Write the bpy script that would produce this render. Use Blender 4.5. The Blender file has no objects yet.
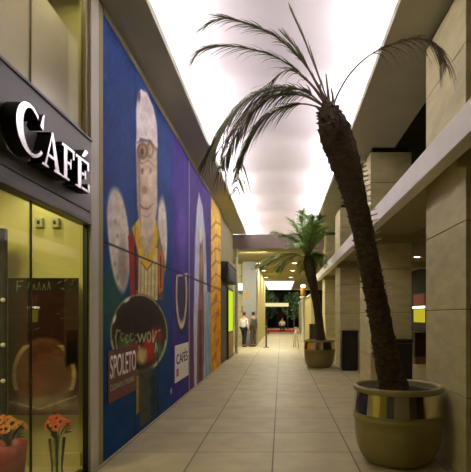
import bpy, bmesh, math, random
import numpy as np
from mathutils import Vector, Matrix, noise as mnoise
PI = math.pi
random.seed(7)
scene = bpy.context.scene
COL = scene.collection

# ------------------------------------------------------------------ camera geometry
F, VX, VY, EYE = 471.0, 281.0, 315.0, 1.6
def P(px, py, d):                      # a point of the place seen at (px,py) and d metres deep
    return Vector(((px - VX) / F * d, d, EYE + (VY - py) / F * d))

# ------------------------------------------------------------------ materials
def lin(c):
    c = c / 255.0
    return c / 12.92 if c <= 0.04045 else ((c + 0.055) / 1.055) ** 2.4
def L(rgb): return (lin(rgb[0]), lin(rgb[1]), lin(rgb[2]), 1.0)

def mat(name, rgb, rough=0.6, metal=0.0, var=0.12, scale=6.0, bump=0.0, bscale=None, spec=0.5, stretch=(1, 1, 1)):
    m = bpy.data.materials.new(name); m.use_nodes = True
    nt = m.node_tree; b = nt.nodes['Principled BSDF']
    b.inputs['Roughness'].default_value = rough
    b.inputs['Metallic'].default_value = metal
    b.inputs['Specular IOR Level'].default_value = spec
    tc = nt.nodes.new('ShaderNodeTexCoord')
    mp = nt.nodes.new('ShaderNodeMapping'); mp.inputs['Scale'].default_value = stretch
    nt.links.new(tc.outputs['Object'], mp.inputs['Vector'])
    n = nt.nodes.new('ShaderNodeTexNoise'); n.inputs['Scale'].default_value = scale
    n.inputs['Detail'].default_value = 5
    nt.links.new(mp.outputs['Vector'], n.inputs['Vector'])
    r = nt.nodes.new('ShaderNodeValToRGB')
    c = L(rgb)
    r.color_ramp.elements[0].position = 0.3; r.color_ramp.elements[1].position = 0.7
    r.color_ramp.elements[0].color = (c[0]*(1-var), c[1]*(1-var), c[2]*(1-var), 1)
    r.color_ramp.elements[1].color = (min(1, c[0]*(1+var)), min(1, c[1]*(1+var)), min(1, c[2]*(1+var)), 1)
    nt.links.new(n.outputs['Fac'], r.inputs['Fac'])
    nt.links.new(r.outputs['Color'], b.inputs['Base Color'])
    if bump:
        n2 = nt.nodes.new('ShaderNodeTexNoise'); n2.inputs['Scale'].default_value = bscale or scale * 6
        nt.links.new(mp.outputs['Vector'], n2.inputs['Vector'])
        bp = nt.nodes.new('ShaderNodeBump'); bp.inputs['Strength'].default_value = bump
        bp.inputs['Distance'].default_value = 0.02
        nt.links.new(n2.outputs['Fac'], bp.inputs['Height'])
        nt.links.new(bp.outputs['Normal'], b.inputs['Normal'])
    return m

def emis(name, rgb, s):
    m = bpy.data.materials.new(name); m.use_nodes = True
    nt = m.node_tree; nt.nodes.remove(nt.nodes['Principled BSDF'])
    e = nt.nodes.new('ShaderNodeEmission'); e.inputs['Color'].default_value = L(rgb); e.inputs['Strength'].default_value = s
    nt.links.new(e.outputs[0], nt.nodes['Material Output'].inputs['Surface'])
    return m

def glass(name, tint=(1, 1, 1), refl=1.0, rough=0.02):
    m = bpy.data.materials.new(name); m.use_nodes = True
    nt = m.node_tree; nt.nodes.remove(nt.nodes['Principled BSDF'])
    t = nt.nodes.new('ShaderNodeBsdfTransparent'); t.inputs['Color'].default_value = (*tint, 1)
    g = nt.nodes.new('ShaderNodeBsdfGlossy'); g.inputs['Roughness'].default_value = rough
    fr = nt.nodes.new('ShaderNodeFresnel'); fr.inputs['IOR'].default_value = 1.5
    mu = nt.nodes.new('ShaderNodeMath'); mu.operation = 'MULTIPLY'; mu.inputs[1].default_value = refl; mu.use_clamp = True
    mx = nt.nodes.new('ShaderNodeMixShader')
    nt.links.new(fr.outputs[0], mu.inputs[0]); nt.links.new(mu.outputs[0], mx.inputs['Fac'])
    nt.links.new(t.outputs[0], mx.inputs[1]); nt.links.new(g.outputs[0], mx.inputs[2])
    nt.links.new(mx.outputs[0], nt.nodes['Material Output'].inputs['Surface'])
    return m

def paint_mat(name, rough=0.45):
    m = bpy.data.materials.new(name); m.use_nodes = True
    nt = m.node_tree; b = nt.nodes['Principled BSDF']; b.inputs['Roughness'].default_value = rough; b.inputs['Specular IOR Level'].default_value = 0.12
    a = nt.nodes.new('ShaderNodeVertexColor'); a.layer_name = 'Paint'
    nt.links.new(a.outputs['Color'], b.inputs['Base Color'])
    return m

def floor_mat():
    m = bpy.data.materials.new('paving'); m.use_nodes = True
    nt = m.node_tree; b = nt.nodes['Principled BSDF']; b.inputs['Roughness'].default_value = 0.5
    tc = nt.nodes.new('ShaderNodeTexCoord')
    mp = nt.nodes.new('ShaderNodeMapping'); mp.inputs['Location'].default_value = (0.09 + 9.0, 0.8, 0)
    nt.links.new(tc.outputs['Object'], mp.inputs['Vector'])
    br = nt.nodes.new('ShaderNodeTexBrick')
    br.offset = 0.0; br.squash = 1.0
    br.inputs['Scale'].default_value = 1.0
    br.inputs['Brick Width'].default_value = 0.9; br.inputs['Row Height'].default_value = 0.9
    br.inputs['Mortar Size'].default_value = 0.010; br.inputs['Mortar Smooth'].default_value = 0.3
    br.inputs['Bias'].default_value = -0.1
    br.inputs['Color1'].default_value = L((198, 184, 138)); br.inputs['Color2'].default_value = L((188, 173, 128))
    br.inputs['Mortar'].default_value = L((112, 100, 76))
    nt.links.new(mp.outputs['Vector'], br.inputs['Vector'])
    n = nt.nodes.new('ShaderNodeTexNoise'); n.inputs['Scale'].default_value = 2.5; n.inputs['Detail'].default_value = 8
    nt.links.new(tc.outputs['Object'], n.inputs['Vector'])
    r = nt.nodes.new('ShaderNodeValToRGB')
    r.color_ramp.elements[0].position = 0.3; r.color_ramp.elements[1].position = 0.7
    r.color_ramp.elements[0].color = (.74, .74, .74, 1); r.color_ramp.elements[1].color = (1, 1, 1, 1)
    nt.links.new(n.outputs['Fac'], r.inputs['Fac'])
    mx = nt.nodes.new('ShaderNodeMix'); mx.data_type = 'RGBA'; mx.blend_type = 'MULTIPLY'; mx.inputs['Factor'].default_value = 1
    nt.links.new(br.outputs['Color'], mx.inputs['A']); nt.links.new(r.outputs['Color'], mx.inputs['B'])
    nt.links.new(mx.outputs['Result'], b.inputs['Base Color'])
    return m

M = dict(
    floor=floor_mat(),
    soffit=mat('soffit_paint', (194, 191, 166), 0.8, var=0.05, scale=2),
    vault=mat('vault_plaster', (232, 226, 232), 0.9, var=0.03, scale=1.2),
    wall=mat('olive_wall', (158, 150, 108), 0.8, var=0.06, scale=3),
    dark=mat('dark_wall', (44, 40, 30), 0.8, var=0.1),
    black=mat('black_void', (14, 13, 10), 0.9, var=0.1),
    stone=mat('travertine', (200, 188, 132), 0.6, var=0.13, scale=3.0, bump=0.15, bscale=40, stretch=(1, 1, 3)),
    joint=mat('stone_joint', (70, 62, 42), 0.9),
    beam=mat('white_beam', (252, 246, 234), 0.6, var=0.05, scale=2),
    slab=mat('slab_soffit', (168, 156, 112), 0.8, var=0.05),
    crossbeam=mat('mauve_beam', (112, 98, 88), 0.8, var=0.06),
    lowceil=mat('low_ceiling', (150, 140, 88), 0.75, var=0.06),
    jamb=mat('pale_jamb', (190, 182, 158), 0.5, var=0.04),
    olive=mat('olive_strip', (148, 132, 80), 0.6, var=0.06),
    gasket=mat('dark_gasket', (30, 27, 18), 0.5),
    signboard=mat('taupe_board', (84, 78, 66), 0.45, var=0.04),
    signtrim=mat('taupe_trim', (74, 67, 54), 0.4, var=0.05),
    silver=mat('brushed_silver', (232, 230, 228), 0.22, 0.95, var=0.03),
    letterside=mat('letter_return', (40, 37, 34), 0.4, 0.4),
    cream=mat('cafe_wall', (200, 190, 116), 0.7, var=0.05, scale=2),
    cafeceil=mat('cafe_ceiling', (190, 180, 120), 0.8),
    blind=mat('tan_blind', (206, 190, 138), 0.8, var=0.05, scale=1.5),
    glass=glass('shop_glass', (0.94, 0.95, 0.88), 0.2),
    glassup=glass('upper_glass', (0.92, 0.92, 0.85), 0.35, 0.05),
    vaseglass=glass('vase_glass', (0.75, 0.8, 0.7), 1.0),
    paint=paint_mat('mural_paint', 0.75),
    print=paint_mat('poster_print', 0.4),
    white=mat('white_paint', (232, 226, 210), 0.5, var=0.04),
    redsign=mat('red_board', (98, 27, 20), 0.5, var=0.15, scale=14),
    yellow=mat('ochre_strip', (172, 128, 40), 0.6),
    ink=mat('dark_ink', (38, 30, 40), 0.6),
    louvre=mat('louvre_metal', (74, 62, 40), 0.5, 0.3),
    neon=emis('green_lightbox', (196, 226, 40), 1.0),
    post=mat('pale_post', (186, 180, 150), 0.5, var=0.04),
    grey=mat('grey_column', (138, 136, 124), 0.6, var=0.06),
    pot=mat('pot_stone', (152, 139, 80), 0.38, var=0.10, scale=5, bump=0.05, bscale=60),
    chrome=mat('polished_band', (236, 226, 196), 0.16, 1.0, var=0.02),
    soil=mat('soil', (48, 36, 24), 0.95, var=0.4, scale=30, bump=0.8, bscale=60),
    trunk=mat('palm_bark', (80, 64, 40), 0.85, var=0.5, scale=16, bump=.7, bscale=34, stretch=(1, 1, 2)),
    spike=mat('leaf_stubs', (226, 212, 184), 0.7, var=0.2),
    frond=mat('frond_green', (104, 110, 56), 0.55, var=0.35, scale=9),
    frondb=mat('frond_brown', (112, 92, 58), 0.6, var=0.3, scale=9),
    frond2=mat('frond_fresh', (124, 164, 70), 0.5, var=0.35, scale=9),
    rachis=mat('frond_stalk', (112, 100, 56), 0.5, var=0.2),
    bin=mat('black_bin', (24, 21, 18), 0.4, var=0.1),
    binlid=mat('black_bin_lid', (34, 30, 26), 0.35, var=0.1),
    lamp=emis('downlight_glow', (255, 236, 200), 9.0),
    lamppanel=emis('ceiling_panel_glow', (250, 246, 240), 1.6),
    fascia=emis('lit_fascia', (236, 220, 160), 1.0),
    metal=mat('steel', (96, 94, 86), 0.3, 0.8),
    pmetal=mat('pale_steel', (188, 180, 164), 0.35, 0.5),
    red=mat('red_seat', (176, 26, 24), 0.5, var=0.1),
    skin=mat('skin', (190, 138, 106), 0.6, var=0.05),
    shirt=mat('white_shirt', (214, 204, 184), 0.8, var=0.05),
    olivecloth=mat('olive_clothes', (86, 78, 58), 0.85, var=0.1),
    darkcloth=mat('dark_trousers', (26, 24, 24), 0.85, var=0.1),
    hairr=mat('reddish_hair', (92, 44, 30), 0.7),
    hairb=mat('dark_hair', (28, 22, 20), 0.7),
    shoe=mat('dark_shoe', (20, 18, 16), 0.5),
    leafdark=mat('dark_foliage', (58, 80, 42), 0.7, var=0.4, scale=5),
    bark=mat('tree_bark', (60, 48, 34), 0.9),
    brown=mat('brown_wood', (128, 84, 40), 0.5, var=0.2),
    posteryellow=emis('lit_yellow_poster', (205, 190, 50), 0.75),
    stripwhite=emis('strip_lamp', (255, 240, 210), 3.0),
    redprint=mat('red_print', (170, 50, 30), 0.5),
    box=mat('grey_box', (176, 172, 128), 0.5),
    orange=mat('orange_petal', (226, 96, 34), 0.6, var=0.15, scale=30),
    gold=mat('yellow_petal', (226, 158, 50), 0.6, var=0.15, scale=30),
    flowerheart=mat('flower_heart', (70, 40, 20), 0.8),
    leaf=mat('bouquet_leaf', (62, 92, 40), 0.6, var=0.3),
    wrap=mat('red_wrap', (150, 34, 26), 0.45, var=0.2),
    paperpale=mat('pale_wrap', (170, 168, 140), 0.4),
)

# ------------------------------------------------------------------ mesh helpers
def box(bm, x0, x1, y0, y1, z0, z1, bev=0.0, mi=0):
    vs = [bm.verts.new((x, y, z)) for x in (x0, x1) for y in (y0, y1) for z in (z0, z1)]
    q = [(0, 1, 3, 2), (4, 6, 7, 5), (0, 4, 5, 1), (2, 3, 7, 6), (0, 2, 6, 4), (1, 5, 7, 3)]
    fs = [bm.faces.new([vs[i] for i in f]) for f in q]
    for f in fs: f.material_index = mi
    if bev:
        es = list({e for f in fs for e in f.edges})
        r = bmesh.ops.bevel(bm, geom=es, offset=bev, segments=2, affect='EDGES', profile=0.6)
        for f in r['faces']: f.material_index = mi
def lathe(bm, prof, cx, cy, cz=0, seg=40, mi=0, smooth=True):
    rings = []
    for r, z in prof:
        rings.append([bm.verts.new((cx + r*math.cos(2*PI*k/seg), cy + r*math.sin(2*PI*k/seg), cz + z)) for k in range(seg)])
    for a, b in zip(rings, rings[1:]):
        for k in range(seg):
            f = bm.faces.new((a[k], a[(k+1) % seg], b[(k+1) % seg], b[k])); f.smooth = smooth; f.material_index = mi
    return rings
def cap(bm, ring, mi=0, flip=False):
    f = bm.faces.new(ring[::-1] if flip else ring); f.material_index = mi
def catmull(pts, n):
    pts = [Vector(p) for p in pts]
    q = [pts[0]*2 - pts[1]] + pts + [pts[-1]*2 - pts[-2]]
    out = []
    for i in range(n + 1):
        t = i / n * (len(pts) - 1); k = min(int(t), len(pts) - 2); u = t - k
        a, b, c, d = q[k:k+4]
        out.append(0.5*((2*b) + (c-a)*u + (2*a-5*b+4*c-d)*u*u + (-a+3*b-3*c+d)*u**3))
    return out
def lerp_list(v, n):
    return [float(np.interp(i/n*(len(v)-1), range(len(v)), v)) for i in range(n+1)]
def tube(bm, pts, radii, seg=8, mi=0, jag=0.0, ends=True):
    rings = []
    ref = Vector((0, 1, 0))
    for i, p in enumerate(pts):
        t = (pts[min(i+1, len(pts)-1)] - pts[max(i-1, 0)]).normalized()
        a = t.cross(ref)
        if a.length < 1e-3: a = t.cross(Vector((1, 0, 0)))
        a.normalize(); b = t.cross(a).normalized()
        ring = []
        for k in range(seg):
            an = 2*PI*k/seg
            r = radii[i]
            if jag:
                r *= 1 + jag*(mnoise.noise(Vector((k*1.7 % seg, i*0.9, 3.1))) + 0.5*(((i + (k % 2)*1.5) % 3)/3 - .4))
            ring.append(bm.verts.new(p + (a*math.cos(an) + b*math.sin(an))*r))
        rings.append(ring)
    for a, b in zip(rings, rings[1:]):
        for k in range(seg):
            f = bm.faces.new((a[k], a[(k+1) % seg], b[(k+1) % seg], b[k])); f.smooth = True; f.material_index = mi
    if ends:
        cap(bm, rings[0], mi); cap(bm, rings[-1], mi, True)
    return rings
def prism(bm, poly, x0, x1, mi_front=0, mi_side=0):
    """poly of (y,z) points, extruded along x from x0 (wall) to x1 (towards the corridor)"""
    a = [bm.verts.new((x0, y, z)) for y, z in poly]; b = [bm.verts.new((x1, y, z)) for y, z in poly]
    bm.faces.new(a[::-1]).material_index = mi_side; bm.faces.new(b).material_index = mi_front
    n = len(poly)
    for k in range(n):
        bm.faces.new((a[k], a[(k+1) % n], b[(k+1) % n], b[k])).material_index = mi_side
def ball(bm, c, r, sub=2, mi=0, squash=(1, 1, 1)):
    res = bmesh.ops.create_icosphere(bm, subdivisions=sub, radius=1)
    for v in res['verts']:
        v.co = Vector((c[0] + v.co.x*r*squash[0], c[1] + v.co.y*r*squash[1], c[2] + v.co.z*r*squash[2]))
    for f in {f for v in res['verts'] for f in v.link_faces}: f.smooth = True; f.material_index = mi

def obj(name, bm, mats, parent=None, recalc=True):
    me = bpy.data.meshes.new(name)
    if recalc: bmesh.ops.recalc_face_normals(bm, faces=bm.faces[:])
    bm.to_mesh(me); bm.free()
    for m in (mats if isinstance(mats, (list, tuple)) else [mats]): me.materials.append(m)
    o = bpy.data.objects.new(name, me); COL.objects.link(o)
    if parent:
        o.parent = parent
        o.matrix_parent_inverse = Matrix.Translation(parent.location).inverted() if parent.type == 'EMPTY' else Matrix()
    return o
def NB(): return bmesh.new()
def boxo(name, dims, m, parent=None, bev=0.0):
    bm = NB(); box(bm, *dims, bev=bev); return obj(name, bm, m, parent)
def tag(o, label, cat, group=None):
    o['label'] = label; o['category'] = cat
    if group: o['group'] = group
    return o
def thing(name, label, cat, loc, group=None):
    o = bpy.data.objects.new(name, None); COL.objects.link(o); o.location = loc; o.empty_display_size = 0.1
    return tag(o, label, cat, group)
def struct(name, dims, m, bev=0.0):
    o = boxo(name, dims, m, bev=bev); o['kind'] = 'structure'; return o
def S(o): o['kind'] = 'structure'; return o

# ------------------------------------------------------------------ THE SETTING
LW, RW = -1.93, 1.79          # faces of the left hoarding wall and the right columns
CEIL = 4.96
struct('floor', (-9, 9, -5, 75, -0.2, 0.0), M['floor'])
# cove-lit raised ceiling
bm = NB(); vy = np.arange(-4.0, 28.01, .2); prev = None      # plaster underside, gentle ripple added to give bands of shade
for y in vy:
    z = 6.10 + .09*math.cos(2*PI*(y-1.0)/2.9)
    row = [bm.verts.new((-2.3, y, z)), bm.verts.new((2.2, y, z)), bm.verts.new((2.2, y, 6.35)), bm.verts.new((-2.3, y, 6.35))]
    if prev:
        for k in range(4): f = bm.faces.new((prev[k], prev[(k+1) % 4], row[(k+1) % 4], row[k])); f.smooth = (k == 0)
    else: bm.faces.new(row)
    prev = row
bm.faces.new(prev[::-1])
S(obj('ceiling', bm, M['vault']))
struct('wall_cove_left', (-2.42, -2.3, -4.0, 28.0, 4.96, 6.3), M['vault'])
struct('wall_cove_right', (2.2, 2.3, -4.0, 28.0, 5.06, 6.3), M['vault'])
struct('wall_cove_end', (-2.3, 2.2, 27.9, 28.0, 4.51, 6.15), M['vault'])
struct('trim_1', (-2.3, -1.44, -4.0, 19.6, CEIL, CEIL+0.10), M['soffit'])
struct('trim_2', (1.28, 2.28, -4.0, 19.6, CEIL, CEIL+0.10), M['soffit'])
# beam closing the bright ceiling, then the lower ceiling of the far part
struct('trim_3', (-2.3, 2.2, 19.6, 19.8, 4.36, 4.95), M['crossbeam'])
struct('ceiling_far', (-7, 7, 19.8, 38.6, 4.38, 4.5), M['lowceil'])
struct('ceiling_far_left', (-7, -1.42, 38.6, 52.5, 4.38, 4.5), M['lowceil'])
struct('ceiling_far_right', (1.12, 7, 38.6, 52.5, 4.38, 4.5), M['lowceil'])
# left side
struct('wall_left', (-2.2, LW-0.07, 5.10, 19.6, 0, CEIL), M['wall'])
struct('wall_far_left', (-5.2, -1.27, 25.6, 38.0, 0, 4.38), M['stone'])
struct('wall_side_left', (-7.2, -7.0, 15, 53, 0, 4.5), M['dark'])
struct('wall_end_left', (-7.0, -2.2, 18.9, 19.1, 0, 4.38), M['dark'])
struct('trim_4', (LW-0.05, LW+0.015, 5.10, 15.05, 4.875, CEIL), M['jamb'])
# right side: arcade with a gallery slab
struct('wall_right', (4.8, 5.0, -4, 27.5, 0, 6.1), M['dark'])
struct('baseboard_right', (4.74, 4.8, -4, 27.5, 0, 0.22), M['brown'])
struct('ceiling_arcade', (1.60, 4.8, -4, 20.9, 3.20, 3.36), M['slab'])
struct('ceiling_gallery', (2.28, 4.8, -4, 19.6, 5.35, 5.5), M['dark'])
S(boxo('trim_5', (1.545, 1.70, -4, 20.9, 3.10, 3.375), M['beam'], bev=0.012))
struct('trim_6', (2.63, 2.78, -4, 20.9, 3.03, 3.20), M['slab'])
struct('wall_added_behind', (-2.2, 5.0, -4.3, -4.0, 0, 6.1), M['wall'])  # added wall closing the continuing corridor, keeps light from escaping
struct('wall_far_right', (1.79, 2.2, 28.0, 47.0, 0, 2.75), M['stone'])
struct('trim_7', (1.70, 2.25, 27.9, 47.0, 2.75, 2.85), M['beam'])
# building across the street
struct('wall_back', (-9, 9, 62, 62.4, 0, 8), M['black'])

# columns with stone courses
courses = [0, .79, 1.655, 2.52, 3.385, 4.25, 4.86]
def column(y0, y1, label):
    t = thing('column', label, 'column', (RW+0.41, (y0+y1)/2, 0), 'stone columns along the right side')
    bm = NB()
    for a, b in zip(courses, courses[1:]):
        box(bm, RW, RW+0.82, y0, y1, a + (0.004 if a else 0), b - 0.004, bev=0.008, mi=0)
        if b < 4.8: box(bm, RW+.012, RW+.808, y0+.012, y1-.012, b-.01, b+.01, mi=1)
    obj('shaft', bm, [M['stone'], M['joint']], t)
    boxo('neck', (RW+0.05, RW+0.77, y0+0.05, y1-0.05, 4.855, CEIL), M['gasket'], t)  # dark colour stands in for the shade in the gap under the soffit
    return t
ny = [4.56, 9.41, 14.26, 19.11]
cl = ['nearest stone column, behind the large steel-banded palm pot at right',
      'second stone column, its broad face seen behind the leaning palm trunk',
      'third stone column, right of the smaller far potted palm',
      'farthest stone column, just left of the third, behind the far palm pot']
for y, l in zip(ny, cl): column(y, y + 1.26, l)
for k, y in enumerate(ny):      # crosswise beams of the gallery slab over each column
    struct('trim_%d' % (8+k), (2.62, 4.8, y-0.02, y+0.35, 3.03, 3.20), M['slab'])
    struct('trim_%d' % (18+k), (1.70, 2.63, y-0.03, y-0.001, 3.03, 3.22), M['slab'])

# ------------------------------------------------------------------ CAFE FRONT
struct('wall_cafe_end', (-5.2, LW-0.05, 5.0, 5.10, 0, CEIL), M['cream'])
struct('baseboard_cafe', (-5.2, -2.12, 4.972, 5.0, 0, 0.14), M['cream'])
struct('wall_cafe_far', (-5.4, -5.2, -4, 5.1, 0, 3.2), M['cream'])
struct('ceiling_cafe', (-5.2, -2.06, -4, 5.0, 3.05, 3.2), M['cafeceil'])
struct('wall_upper_cafe', (-2.95, -2.85, -4, 5.0, 3.2, CEIL), M['olive'])
tag(boxo('roller_blind', (-2.27, -2.25, -3.9, 4.96, 3.21, 4.63), M['blind'], bev=.004), 'long tan blind behind the upper window above the café sign', 'blind')
# jamb between the cafe and the hoarding
struct('trim_12', (-1.985, LW+0.02, 4.74, 4.94, 0, CEIL), M['jamb'], bev=0.006)
struct('trim_13', (-1.985, LW+0.005, 4.94, 5.095, 0, CEIL), M['olive'])
# shop window
bm = NB()
box(bm, -1.985, LW-0.01, 4.715, 4.74, 0.0, 2.50)
box(bm, -2.02, LW-0.03, -4, 4.70, 0.0, 0.06)
box(bm, -1.979, -1.965, 3.705, 3.72, 0.06, 2.50)
box(bm, -2.02, LW-0.02, 1.9, 1.93, 0.06, 2.50)
w = S(obj('window_1', bm, M['gasket']))
for a, b in ((1.93, 3.705), (3.72, 4.715)):
    boxo('pane', (-1.978, -1.966, a, b, 0.06, 2.50), M['glass'], w)
boxo('pane', (-1.978, -1.966, -4, 1.9, 0.06, 2.50), M['glass'], w)
bm = NB()
box(bm, -2.02, LW+0.03, -4, 4.738, 2.50, 2.56, bev=0.008)
box(bm, -2.02, LW+0.015, -4, 4.738, 2.56, 2.625, bev=0.006)
S(obj('trim_14', bm, M['signtrim']))
# upper window
bm = NB()
box(bm, -1.99, LW-0.01, 4.68, 4.74, 3.36, CEIL); box(bm, -2.02, LW-0.03, -4, 4.66, 3.36, 3.40)
box(bm, -1.979, -1.965, 3.705, 3.72, 3.40, CEIL)
w = S(obj('window_2', bm, M['olive']))
for a, b in ((-4, 3.705), (3.72, 4.68)):
    boxo('pane', (-1.978, -1.966, a, b, 3.40, CEIL), M['glassup'], w)

# CAFE sign: board and four serif letters standing off it
t = thing('cafe_sign', 'long taupe signboard with raised silver letters reading Café above the shop window', 'sign', (LW, 3.0, 2.63))
bm = NB(); box(bm, -2.02, LW+0.02, -4, 4.738, 2.63, 3.34, bev=0.006)
box(bm, -2.02, LW+0.035, -4, 4.738, 3.34, 3.36)
obj('board', bm, M['signboard'], t)
def rect(y0, y1, z0, z1): return [(y0, z0), (y1, z0), (y1, z1), (y0, z1)]
X0, X1 = LW+0.02, LW+0.135
ZB = 2.735
def letter(polys):
    bm = NB()
    for i, p in enumerate(polys): prism(bm, p, X0 + 0.001*i, X1 + 0.0006*i, 0, 1)
    o = obj('letter', bm, [M['silver'], M['letterside']], t); return o
def letter_C(y0, y1, h):
    cy, cz, ry, rz = (y0+y1)/2, ZB+h/2, (y1-y0)/2, h/2
    polys = []; n = 26; a0, a1 = math.radians(42), math.radians(322)
    prev = None
    for i in range(n+1):
        a = a0 + (a1-a0)*i/n
        th = 0.16 + 0.30*max(0, -math.cos(a))**0.8
        o = (cy + ry*math.cos(a), cz + rz*math.sin(a)); q = (cy + ry*(1-th)*math.cos(a), cz + rz*(1-th*.75)*math.sin(a))
        if prev: polys.append([prev[0], o, q, prev[1]])
        prev = (o, q)
    polys.append([(y1-.075, cz+rz*.42), (y1-.035, cz+rz*.30), (y1-.015, cz+rz*1.0), (y1-.04, cz+rz*.86)])
    letter(polys)
def letter_A(y0, y1, h):
    w = y1-y0; m = y0+w*.50
    letter([[(y0+w*.10, ZB), (y0+w*.20, ZB), (m+w*.02, ZB+h*.92), (m-.0, ZB+h)],
            [(y1-w*.32, ZB), (y1-w*.08, ZB), (m+w*.06, ZB+h), (m-w*.04, ZB+h)],
            rect(y0+w*.27, y1-w*.27, ZB+h*.30, ZB+h*.38),
            rect(y0, y0+w*.33, ZB, ZB+h*.06), rect(y1-w*.42, y1, ZB, ZB+h*.06)])
def stem_letter(y0, y1, h, bottom, accent):
    w = y1-y0
    p = [rect(y0+w*.16, y0+w*.42, ZB, ZB+h), rect(y0, y0+w*.60, ZB, ZB+h*.06), rect(y0, y1-w*.02, ZB+h*.92, ZB+h),
         rect(y1-w*.14, y1, ZB+h*.72, ZB+h), rect(y0+w*.4, y1-w*.28, ZB+h*.48, ZB+h*.56), rect(y1-w*.36, y1-w*.26, ZB+h*.38, ZB+h*.66)]
    if bottom: p += [rect(y0+w*.4, y1, ZB, ZB+h*.08), rect(y1-w*.12, y1+w*.04, ZB, ZB+h*.28)]
    if accent: p += [[(y0+w*.42, ZB+h*1.08), (y0+w*.60, ZB+h*1.08), (y0+w*.92, ZB+h*1.34), (y0+w*.66, ZB+h*1.34)]]
    letter(p)
letter_C(3.18, 3.56, .375)
letter_A(3.54, 3.85, .295)
stem_letter(3.86, 4.09, .285, False, False)
stem_letter(4.12, 4.40, .28, True, True)

# ------------------------------------------------------------------ painted panels
def srgb_arr(a):
    a = np.clip(a/255.0, 0, 1)
    return np.where(a <= 0.04045, a/12.92, ((a+0.055)/1.055)**2.4)
def vnoise(u, v, seed):
    """smooth value noise"""
    rs = np.random.RandomState(seed); g = rs.rand(64, 64)
    iu, iv = np.floor(u).astype(int), np.floor(v).astype(int); fu, fv = u-iu, v-iv
    fu, fv = fu*fu*(3-2*fu), fv*fv*(3-2*fv)
    A, B, C_, D = g[iu % 64, iv % 64], g[(iu+1) % 64, iv % 64], g[iu % 64, (iv+1) % 64], g[(iu+1) % 64, (iv+1) % 64]
    return (A*(1-fu)+B*fu)*(1-fv) + (C_*(1-fu)+D*fu)*fv
class Canvas:
    def __init__(s, px, py, base):
        s.x, s.y = px, py; s.c = np.zeros(px.shape+(3,)); s.c[:] = base
    def put(s, mask, col):
        m = np.clip(mask, 0, 1)[..., None]; s.c = s.c*(1-m) + np.array(col, float)*m
    def ell(s, cx, cy, rx, ry, col, rot=0, soft=.15, a=1):
        c, sn = math.cos(rot), math.sin(rot); dx, dy = s.x-cx, s.y-cy
        r = np.sqrt(((dx*c+dy*sn)/rx)**2 + ((-dx*sn+dy*c)/ry)**2)
        s.put(np.clip((1-r)/soft + .5, 0, 1)*a, col)
    def ring(s, cx, cy, rx, ry, w, col, a=1, y0=-999, y1=9999):
        r = np.sqrt(((s.x-cx)/rx)**2 + ((s.y-cy)/ry)**2)
        s.put(np.clip((w-np.abs(r-1))/w*2, 0, 1)*a*((s.y > y0) & (s.y < y1)), col)
    def poly(s, pts, col, soft=.8, a=1):
        """pts: outline; even-odd fill"""
        ins = np.zeros(s.x.shape, bool); dist = np.full(s.x.shape, 1e9); n = len(pts)
        for i in range(n):
            (xa, ya), (xb, yb) = pts[i], pts[(i+1) % n]
            cond = ((ya > s.y) != (yb > s.y))
            xi = (xb-xa)*(s.y-ya)/((yb-ya) if abs(yb-ya) > 1e-9 else 1e-9) + xa
            ins ^= cond & (s.x < xi)
            dist = np.minimum(dist, s._seg(xa, ya, xb, yb))
        s.put(np.clip(np.where(ins, dist, -dist)/soft+.5, 0, 1)*a, col)
    def _seg(s, xa, ya, xb, yb):
        dx, dy = xb-xa, yb-ya; l = dx*dx+dy*dy+1e-9
        t = np.clip(((s.x-xa)*dx+(s.y-ya)*dy)/l, 0, 1)
        return np.hypot(s.x-xa-t*dx, s.y-ya-t*dy)
    def line(s, pts, w, col, a=1):
        for (xa, ya), (xb, yb) in zip(pts, pts[1:]):
            s.put(np.clip((w-s._seg(xa, ya, xb, yb))/w*1.6, 0, 1)*a, col)
    def mottle(s, amt, fx, fy, seed):
        n = vnoise(s.x*fx+50, s.y*fy+50, seed)*.6 + vnoise(s.x*fx*2.3+9, s.y*fy*2.3+5, seed+1)*.4
        s.c *= (1 + amt*(n-.5))[..., None]
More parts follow.
